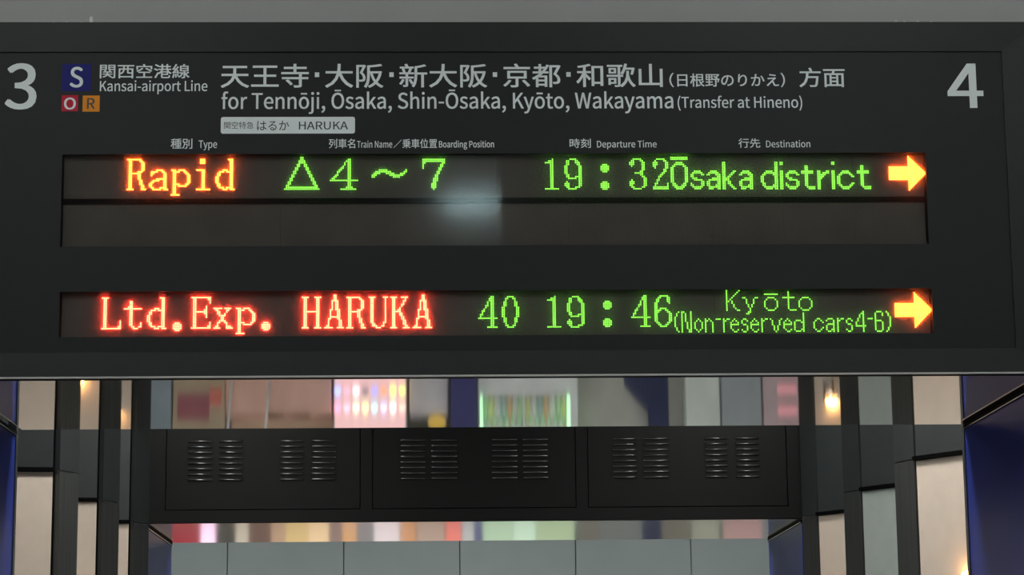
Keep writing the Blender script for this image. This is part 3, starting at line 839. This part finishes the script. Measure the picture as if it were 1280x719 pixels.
def led(glyphs, mt, label, name='led_lettering'):
    """lit dots as small domes standing on the module face; glyphs = [(key, x, y)] with the top-left corner measured"""
    bm = bmesh.new()
    n = 6
    for key, px, py in glyphs:
        X0, Z0 = on_plane(px, py, YL)
        for r, line in enumerate(G[key]):
            for c, ch in enumerate(line):
                if ch != '#':
                    continue
                cx, cz = X0 + (c + .5) * PIT, Z0 - (r + .5) * PIT * 1.012
                R = PIT * .43
                base = [bm.verts.new((cx + R * math.cos(math.pi / 3 * k), YL, cz + R * math.sin(math.pi / 3 * k))) for k in range(n)]
                mid = [bm.verts.new((cx + R * .8 * math.cos(math.pi / 3 * k), YL - .0028, cz + R * .8 * math.sin(math.pi / 3 * k))) for k in range(n)]
                for k in range(n):
                    bm.faces.new((base[k], base[(k + 1) % n], mid[(k + 1) % n], mid[k]))
                bm.faces.new(mid)
    o = obj(name, bm, mt, board)
    return tag(o, label, kind='stuff')


OR, RD, GR = M['orange_led'], M['red_led'], M['green_led']
led([('R', 158.8, 198.5), ('a', 186.3, 211.8), ('p', 213.8, 211.8), ('i', 245.5, 198.5), ('d', 269.4, 198.5)], OR, 'orange dot-matrix word Rapid')
led([('tri', 355.2, 196)], GR, 'green dot-matrix triangle')
led([('W4', 412.2, 198.3), ('wave', 464.4, 211.5), ('W7', 527.7, 198.3)], GR, 'green dot-matrix 4 wave dash 7')
led([('1', 680.6, 198), ('9', 705, 198), (':', 750.3, 204.8), (':', 750.5, 226.6), ('3', 786.1, 197.9), ('2', 815.4, 197.9)], GR, 'green dot-matrix time 19:32')
led([('O', 837.5, 195.8), ('s', 862.7, 213), ('A', 882.9, 213), ('k', 902.2, 202.2), ('A', 923.4, 213)], GR, 'green dot-matrix word Osaka')
led([('D', 949.9, 202.2), ('I', 974.1, 202.2), ('s', 981.5, 213), ('t', 1000.9, 206.6), ('r', 1021.1, 213), ('I', 1038.6, 202.0),
     ('c', 1045.7, 213), ('t', 1070.4, 206.4)], GR, 'green dot-matrix word district')
led([('arrow', 1109.9, 195)], OR, 'orange dot-matrix arrow pointing right, upper row', 'led_arrow')
led([('arrow', 1117.3, 365.5)], OR, 'orange dot-matrix arrow pointing right, lower row', 'led_arrow')
led([('L', 127.2, 371.7), ('T', 155.1, 376.2), ('d', 183.9, 371.5), (':', 215.8, 403), ('E', 239.1, 371), ('x', 266.7, 384.5),
     ('p', 294.7, 384.5), (':', 326.7, 402.3)], RD, 'red dot-matrix lettering Ltd.Exp.')
led([('H', 377.1, 370.8), ('AA', 405.3, 368.4), ('R', 432.8, 370.8), ('U', 460.5, 370.6), ('K', 487.6, 370.6), ('AA', 515.4, 368.2)], RD, 'red dot-matrix capitals')
led([('4', 597.3, 370.1), ('0', 626.7, 370.0)], GR, 'green dot-matrix number 40')
led([('1', 683.5, 369.7), ('9', 708.2, 369.9), (':', 753.5, 375.9), (':', 753.7, 398.0), ('4', 788.3, 368.9), ('6', 817.4, 369)], GR, 'green dot-matrix time 19:46')
led([('sK', 906.9, 362.4), ('sy', 927.5, 371.3), ('sO', 954.6, 366.8), ('sT', 977.4, 364.3), ('so', 997.7, 371)], GR, 'thin green dot-matrix word Kyoto')
led([('(', 842.5, 389.2), ('sN', 851.2, 389.2), ('mo', 867.5, 398), ('mn', 880.8, 398), ('m-', 894.3, 398), ('mr', 903.5, 398),
     ('me', 912.5, 398), ('ms', 926.3, 398), ('me', 937.5, 398), ('mr', 951.2, 397.8), ('mv', 962.1, 397.8), ('me', 978.8, 397.7), ('md', 991.9, 390.7),
     ('mc', 1016.3, 397.5), ('ma', 1032, 397.5), ('mr', 1046, 397.5), ('ms', 1057, 397.5), ('m4', 1068.8, 388.6), ('m-', 1084.2, 397.3),
     ('m6', 1092.8, 388.6), (')', 1106.7, 388.6)], GR, 'thin green dot-matrix note (Non-reserved cars4-6)')

# small fixings on top of the board, their metal glint put in as white
FIX = [(67, 2.2), (84, 2.4), (102, 2.2), (114, 7.5), (1120, 3.5), (1130.5, 2.6), (1147.5, 3.2), (1164, 2.4)]
for i, (px, hpx) in enumerate(FIX):
    X, Z = on_plane(px, 27.5, D0 + .02)
    hh = hpx * .0036
    bt = obj('bolt', lathe(bmesh.new(), (X, D0 + .02, bz1 - .001), [(.006, 0), (.006, hh * .7), (.004, hh), (.001, hh * 1.05)], 8), M['white_paint'])
    bt.location = (0, 0, 0)
    lab = ['bolt tip on top of the board at the left, leftmost of three',
           'bolt tip on top of the board at the left, middle of three low ones',
           'bolt tip on top of the board at the left, beside the tall stud',
           'tall thin bright stud on the top edge of the board above the blue square',
           'bright bolt tip on top of the board at the right, leftmost of four',
           'bright bolt tip on top of the board at the right, second of four',
           'bright bolt tip on top of the board at the right, third of four',
           'bright bolt tip on top of the board at the right, nearest the white 4'][i]
    tag(bt, lab, 'bolt', 'bolt tips on top of the board')

# ------------------------------------------------------------------ lamps
def ceiling_lamp(x, y, z, w, d, mt, label, grp):
    t = thing('ceiling_light', (x, y, z), label, 'lamp', grp)
    bm = plate_with_holes(x - w / 2 - .04, x + w / 2 + .04, y - d / 2 - .04, y + d / 2 + .04, 0, .06,
                          [(x - w / 2, x + w / 2, y - d / 2, y + d / 2)])
    for v in bm.verts:      # lay the frame flat
        v.co = Vector((v.co.x, v.co.z, z - .06 + v.co.y))
    obj('housing', bm, M['white_paint'], t)
    obj('diffuser', B(x - w / 2, x + w / 2, y - d / 2, y + d / 2, z - .045, z - .035), mt, t)
    return t


for i, x in enumerate((-6, -2, 2, 6)):
    for j, y in enumerate((1.8, 4.6)):
        ceiling_lamp(x, y, CEIL, 1.2, .3, M['hall_diffuser'], 'flat white ceiling light of the hall', 'ceiling lights of the hall')
ceiling_lamp(.31, -2.75, CEIL, .42, .32, M['bay_diffuser'], 'bright cool ceiling light mirrored in the cover of the board', None)
for x, lab in ((-1.1, 'unseen fill light added behind the first beam near the left wall'), (1.6, 'unseen fill light added behind the first beam near the right wall')):  # unseen lights added between the beams to brighten the side panels
    ceiling_lamp(x, 9.95, H + 1.31, .7, .4, M['fill_diffuser'], lab, None)
for x, y, w, lab in ((-1.35, 11.35, .35, 'second unseen fill light added over the left bays'), (1.8, 11.2, .20, 'second unseen fill light added over the right bays'),
                     (-1.4, 12.75, .45, 'third unseen fill light added over the left bays'), (1.85, 12.6, .50, 'third unseen fill light added over the right bays')):
    ceiling_lamp(x, y, H + 1.31, w, .28, M['fill_diffuser'], lab, None)  # more unseen lights, added so the deeper bays are bright enough
for x in (-1.5, 1.9):  # unseen pair added to light the far wall and the shops
    ceiling_lamp(x, 16.0, H + 1.31, .9, .3, M['hall_diffuser'], 'unseen fill light added before the far grey wall, ' + ('left one' if x < 0 else 'right one'), 'fill lights added before the far wall')


# ------------------------------------------------------------------ shops at the far end (seen mirrored in the soffits)
YS = 19.5
def mx(px): return on_plane(px, 500, YS)[0]
def mz(py):                 # height of what the soffit mirrors at picture row py
    d = sight(640, py)
    return 2 * H - (EYE.z + YS * d.z / d.y)


def lamp_mat(c, s): return glow('lit_panel', c, s * L_SHOP)


# lit fascia boxes above the shop fronts
FAS = [(217, 253, (.62, .07, .10), .28), (253, 271, (1, .65, .85), .75), (271, 296, (.20, .21, .18), .16), (296, 312, (.85, .75, .6), .35),
       (312, 340, (.35, .22, .18), .22), (340, 358, (.9, .6, .4), .28), (358, 386, (.9, .65, .30), .40), (386, 412, (1, .72, .42), .45),
       (412, 428, (.5, .35, .3), .25), (428, 446, (1, .55, .25), .35), (446, 467, (.5, .5, .5), .22), (467, 500, (.9, .78, .78), .45),
       (500, 520, (1, .5, .25), .33), (520, 556, (.7, .5, .40), .35), (556, 576, (1, .28, .22), .45), (576, 592, (.75, .75, .72), .35),
       (592, 602, (.2, .2, .45), .25), (602, 640, (.55, .72, .5), .42), (640, 668, (.65, .85, .65), .45), (668, 716, (.50, .62, .38), .40),
       (716, 722, (.2, .2, .2), .2), (722, 746, (.3, .27, .22), .22), (746, 800, (.3, .32, .30), .22), (800, 824, (.06, .07, .14), .2),
       (824, 862, (.3, .28, .22), .22), (862, 895, (.42, .42, .32), .30), (895, 900, (.2, .25, .2), .2), (900, 948, (.62, .38, .35), .30), (948, 961, (.3, .32, .33), .25)]
fas = thing('shop_fascia', (mx(590), YS, 2.1), 'long strip of coloured lit signboards mirrored in the farther soffit', 'signboard')
for a, b, c, s in FAS:
    obj('lit_box', B(mx(a) + .004, mx(b) - .004, YS - .02, YS + .10, 2.16, 2.62, .004), lamp_mat(c, s * .85), fas)
obj('rail', B(mx(215), mx(963), YS - .03, YS + .12, 2.10, 2.15), M['dark_metal'], fas)

# shop front pieces below
def block(name, a, b, z0, z1, mt, label, cat, y0=YS, y1=YS + .4):
    o = obj(name, B(mx(a), mx(b), y0, y1, z0, z1, .006), mt)
    return tag(o, label, cat)


def paint(n, c): return mat(n, tuple(min(.8, k * 1.5) for k in c), .6, noise=.1, nscale=5)


zt, zb = 2.05, 0.0
block('cupboard', 186, 214, 0, zt, paint('slate_paint', (.20, .23, .26)), 'slate grey cupboard mirrored at the left end of the soffit', 'cupboard')
pb = thing('poster_board', (mx(248), YS, 0), 'dim brown board with a reddish poster, mirrored left of the slanting bars', 'poster')
obj('board', B(mx(216), mx(281), YS, YS + .1, 0, zt, .006), paint('brown_board', (.34, .26, .18)), pb)
obj('poster', B(mx(222), mx(262), YS - .006, YS - .001, mz(490), mz(523), .001), paint('plum_poster', (.26, .08, .10)), pb)
obj('glowing_sticker', B(mx(262), mx(277), YS - .008, YS - .002, mz(484), mz(505), .001), glow('red_sticker_glow', (.75, .22, .18), .5), pb)  # the sticker is no lamp; its brightness is put in as emission
cw = thing('shop_counter', (mx(345), YS, 0), 'pinkish shop counter with dark goods mirrored left of the bright display', 'counter')
obj('counter_body', B(mx(282), mx(414), YS, YS + .5, 0, mz(514), .006), paint('pink_laminate', (.55, .32, .26)), cw)
obj('shelf_back', B(mx(282), mx(414), YS + .5, YS + .55, mz(514), zt, .006), paint('beige_back', (.40, .30, .22)), cw)
obj('goods_box', B(mx(332), mx(354), YS + .05, YS + .3, mz(514), mz(488), .006), paint('green_grey_box', (.12, .15, .12)), cw)
obj('goods_box', B(mx(362), mx(386), YS + .05, YS + .3, mz(514), mz(480), .006), paint('slate_box', (.12, .14, .17)), cw)
for a in (286, 333):
    bm = bmesh.new()
    tube(bm, (mx(a) - .03, YS - .12, 2.0), (mx(a) + .05, YS - .12, .9), .010)
    tube(bm, (mx(a) + .05, YS - .12, .9), (mx(a) + .05, YS - .12, 0), .010)
    o = obj('barrier_pole', bm, M['white_paint'], None, True)
    tag(o, 'thin pale slanting bar mirrored %s' % ('beside the reddish poster' if a == 286 else 'in front of the pink counter'), 'pole')

vm = thing('vending_machine', (mx(462), YS, 0), 'brightly lit pink-white display with two rows of coloured lamps', 'machine')
a, b = mx(417), mx(508)
obj('cabinet', B(a, b, YS + .02, YS + .6, 0, 1.9, .01), M['white_paint'], vm)
obj('lit_window', B(a + .01, b - .01, YS, YS + .015, .85, 1.75, .002), lamp_mat((1, .62, .62), .34), vm)
COLS1 = [((.25, .4, 1), 3.0), ((1, .35, .5), 2.2), ((1, .7, .75), 3.5), ((.3, .3, .5), .5), ((.25, .3, 1), 2.0), ((1, .35, .1), 1.6), ((1, .75, .1), 4.0), ((1, .6, .1), 4.0)]
COLS2 = [((1, .3, .5), 2.6), ((1, .45, .6), 2.6), ((1, .8, .5), 3.2), ((1, .9, .3), 3.2), ((.4, .9, 1), 2.6), ((.5, .55, 1), 2.8), ((1, .8, .8), 3.6), ((1, .5, .4), 2.6)]
for zc, cl in ((mz(490), COLS1), (mz(511), COLS2)):
    for k, (c, s) in enumerate(cl):
        xc = a + .035 + (b - a - .07) * k / 7
        obj('drink_sample', lathe(bmesh.new(), (xc, YS - .035, zc - .03), [(.026, 0), (.028, .008), (.028, .03), (.014, .042), (.012, .052)], 10),
            glow('sample_glow', c, s * 1.35), vm, True)
obj('shelf', B(a + .01, b - .01, YS - .07, YS - .001, mz(501) - .006, mz(501)), M['white_paint'], vm)

block('shop_locker', 512, 560, 0, mz(515), paint('lilac_grey', (.42, .40, .42)), 'pale grey locker mirrored between the bright display and the blue pillar', 'locker')
tag(obj('lamp_globe', lathe(bmesh.new(), (mx(546), YS + .1, mz(515) + .012), [(.02, 0), (.06, .02), (.08, .06), (.06, .10), (.02, .12)], 14), glow('amber_globe', (.9, .6, .12), .8), None, True),
    'small amber lamp on the pale grey locker', 'lamp')
block('blue_pillar', 563, 596, 0, zt, paint('violet_blue', (.040, .038, .12)), 'violet-blue pillar mirrored left of the lit fridge', 'pillar', YS - .1, YS + .4)

fr = thing('drinks_fridge', (mx(656), YS, 0), 'white-framed drinks fridge lit greenish inside, mirrored right of the blue pillar', 'fridge')
a, b = mx(598), mx(722)
obj('frame', plate_with_holes(a, b, 0, 2.0, YS, YS + .05, [(mx(600), mx(713), mz(494), 1.9)]), paint('white_frame', (.62, .64, .62)), fr)
obj('back_panel', B(mx(600), mx(713), YS + .3, YS + .32, mz(494) - .02, 1.9), lamp_mat((.42, .72, .40), .22), fr)
for xe in (601.5, 711):
    bm = bmesh.new()
    tube(bm, (mx(xe), YS + .06, mz(494)), (mx(xe), YS + .06, 1.85), .014, 8)
    obj('fridge_tube', bm, glow('green_tube', (.5, 1, .55), 2.2), fr)
bc = [(.35, .5, .3), (.6, .6, .5), (.6, .35, .2), (.3, .4, .4), (.7, .7, .6), (.55, .6, .25)]
BM_ = [paint('bottle_colour', c) for c in bc]
for zr in (mz(494) + .0, mz(494) + .26):
    for k in range(14):
        xc = mx(607) + (mx(706) - mx(607)) * k / 13
        obj('bottle', lathe(bmesh.new(), (xc, YS + .14, zr), [(.022, 0), (.024, .01), (.024, .13), (.010, .18), (.010, .21)], 8), BM_[(k * 5 + int(zr * 10)) % 6], fr, True)
obj('shelf', B(mx(600), mx(713), YS + .06, YS + .3, mz(494) + .235, mz(494) + .255), M['white_paint'], fr)
obj('side_post', B(mx(655) - .008, mx(655) + .008, YS + .01, YS + .04, mz(494), 1.9), M['white_paint'], fr)

tag(obj('grey_partition', B(mx(724), mx(858), YS + .2, YS + .3, 0, zt, .006), paint('warm_grey', (.33, .32, .29))), 'warm grey partition mirrored behind the navy banner', 'partition')
bmesh_pts = [(mx(836), .6), (mx(780), .9), (mx(781), mz(482)), (mx(795), mz(500)), (mx(810), mz(515)), (mx(812), 1.9), (mx(836), 1.9)]
tag(obj('navy_banner', prism_y(bmesh_pts, YS + .02, YS + .06), paint('navy_cloth', (.022, .026, .065))), 'navy banner with a slanting curved edge mirrored right of the fridge', 'banner')
block('green_white_cabinet', 857, 900, 0, 1.95, paint('mint_white', (.50, .56, .49)), 'pale mint cabinet mirrored right of the navy banner', 'cabinet')
block('grey_cabinet', 902, 952, 0, 1.95, paint('mid_grey', (.28, .30, .31)), 'mid grey cabinet mirrored beside the pale mint one', 'cabinet')
pk = thing('pink_display', (mx(978), YS, 0), 'softly lit pink display mirrored at the right end of the soffit', 'display')
obj('display_body', B(mx(954), mx(1004), YS, YS + .3, 0, 1.95, .006), paint('pink_grey', (.42, .32, .33)), pk)
for y0 in (488, 515):
    obj('lit_band', B(mx(972), mx(996), YS - .012, YS - .001, mz(y0 - 5), mz(y0 + 6), .002), lamp_mat((.85, .36, .40), .26), pk)
tag(obj('wall_shop', B(-4.6, 5.3, 21.2, 21.3, 0, H), M['hall_wall']), 'grey wall behind the shops at the far end', 'wall', kind='structure')
for x in (-2.2, 0.2, 2.6):  # unseen row added to lift the shop fronts mirrored in the soffits
    ceiling_lamp(x, 17.0, H + 1.31, 1.0, .3, M['hall_diffuser'], 'unseen fill light added before the shop fronts, ' + {-2.2: 'left one', 0.2: 'middle one', 2.6: 'right one'}[x], 'fill lights added before the shop fronts')
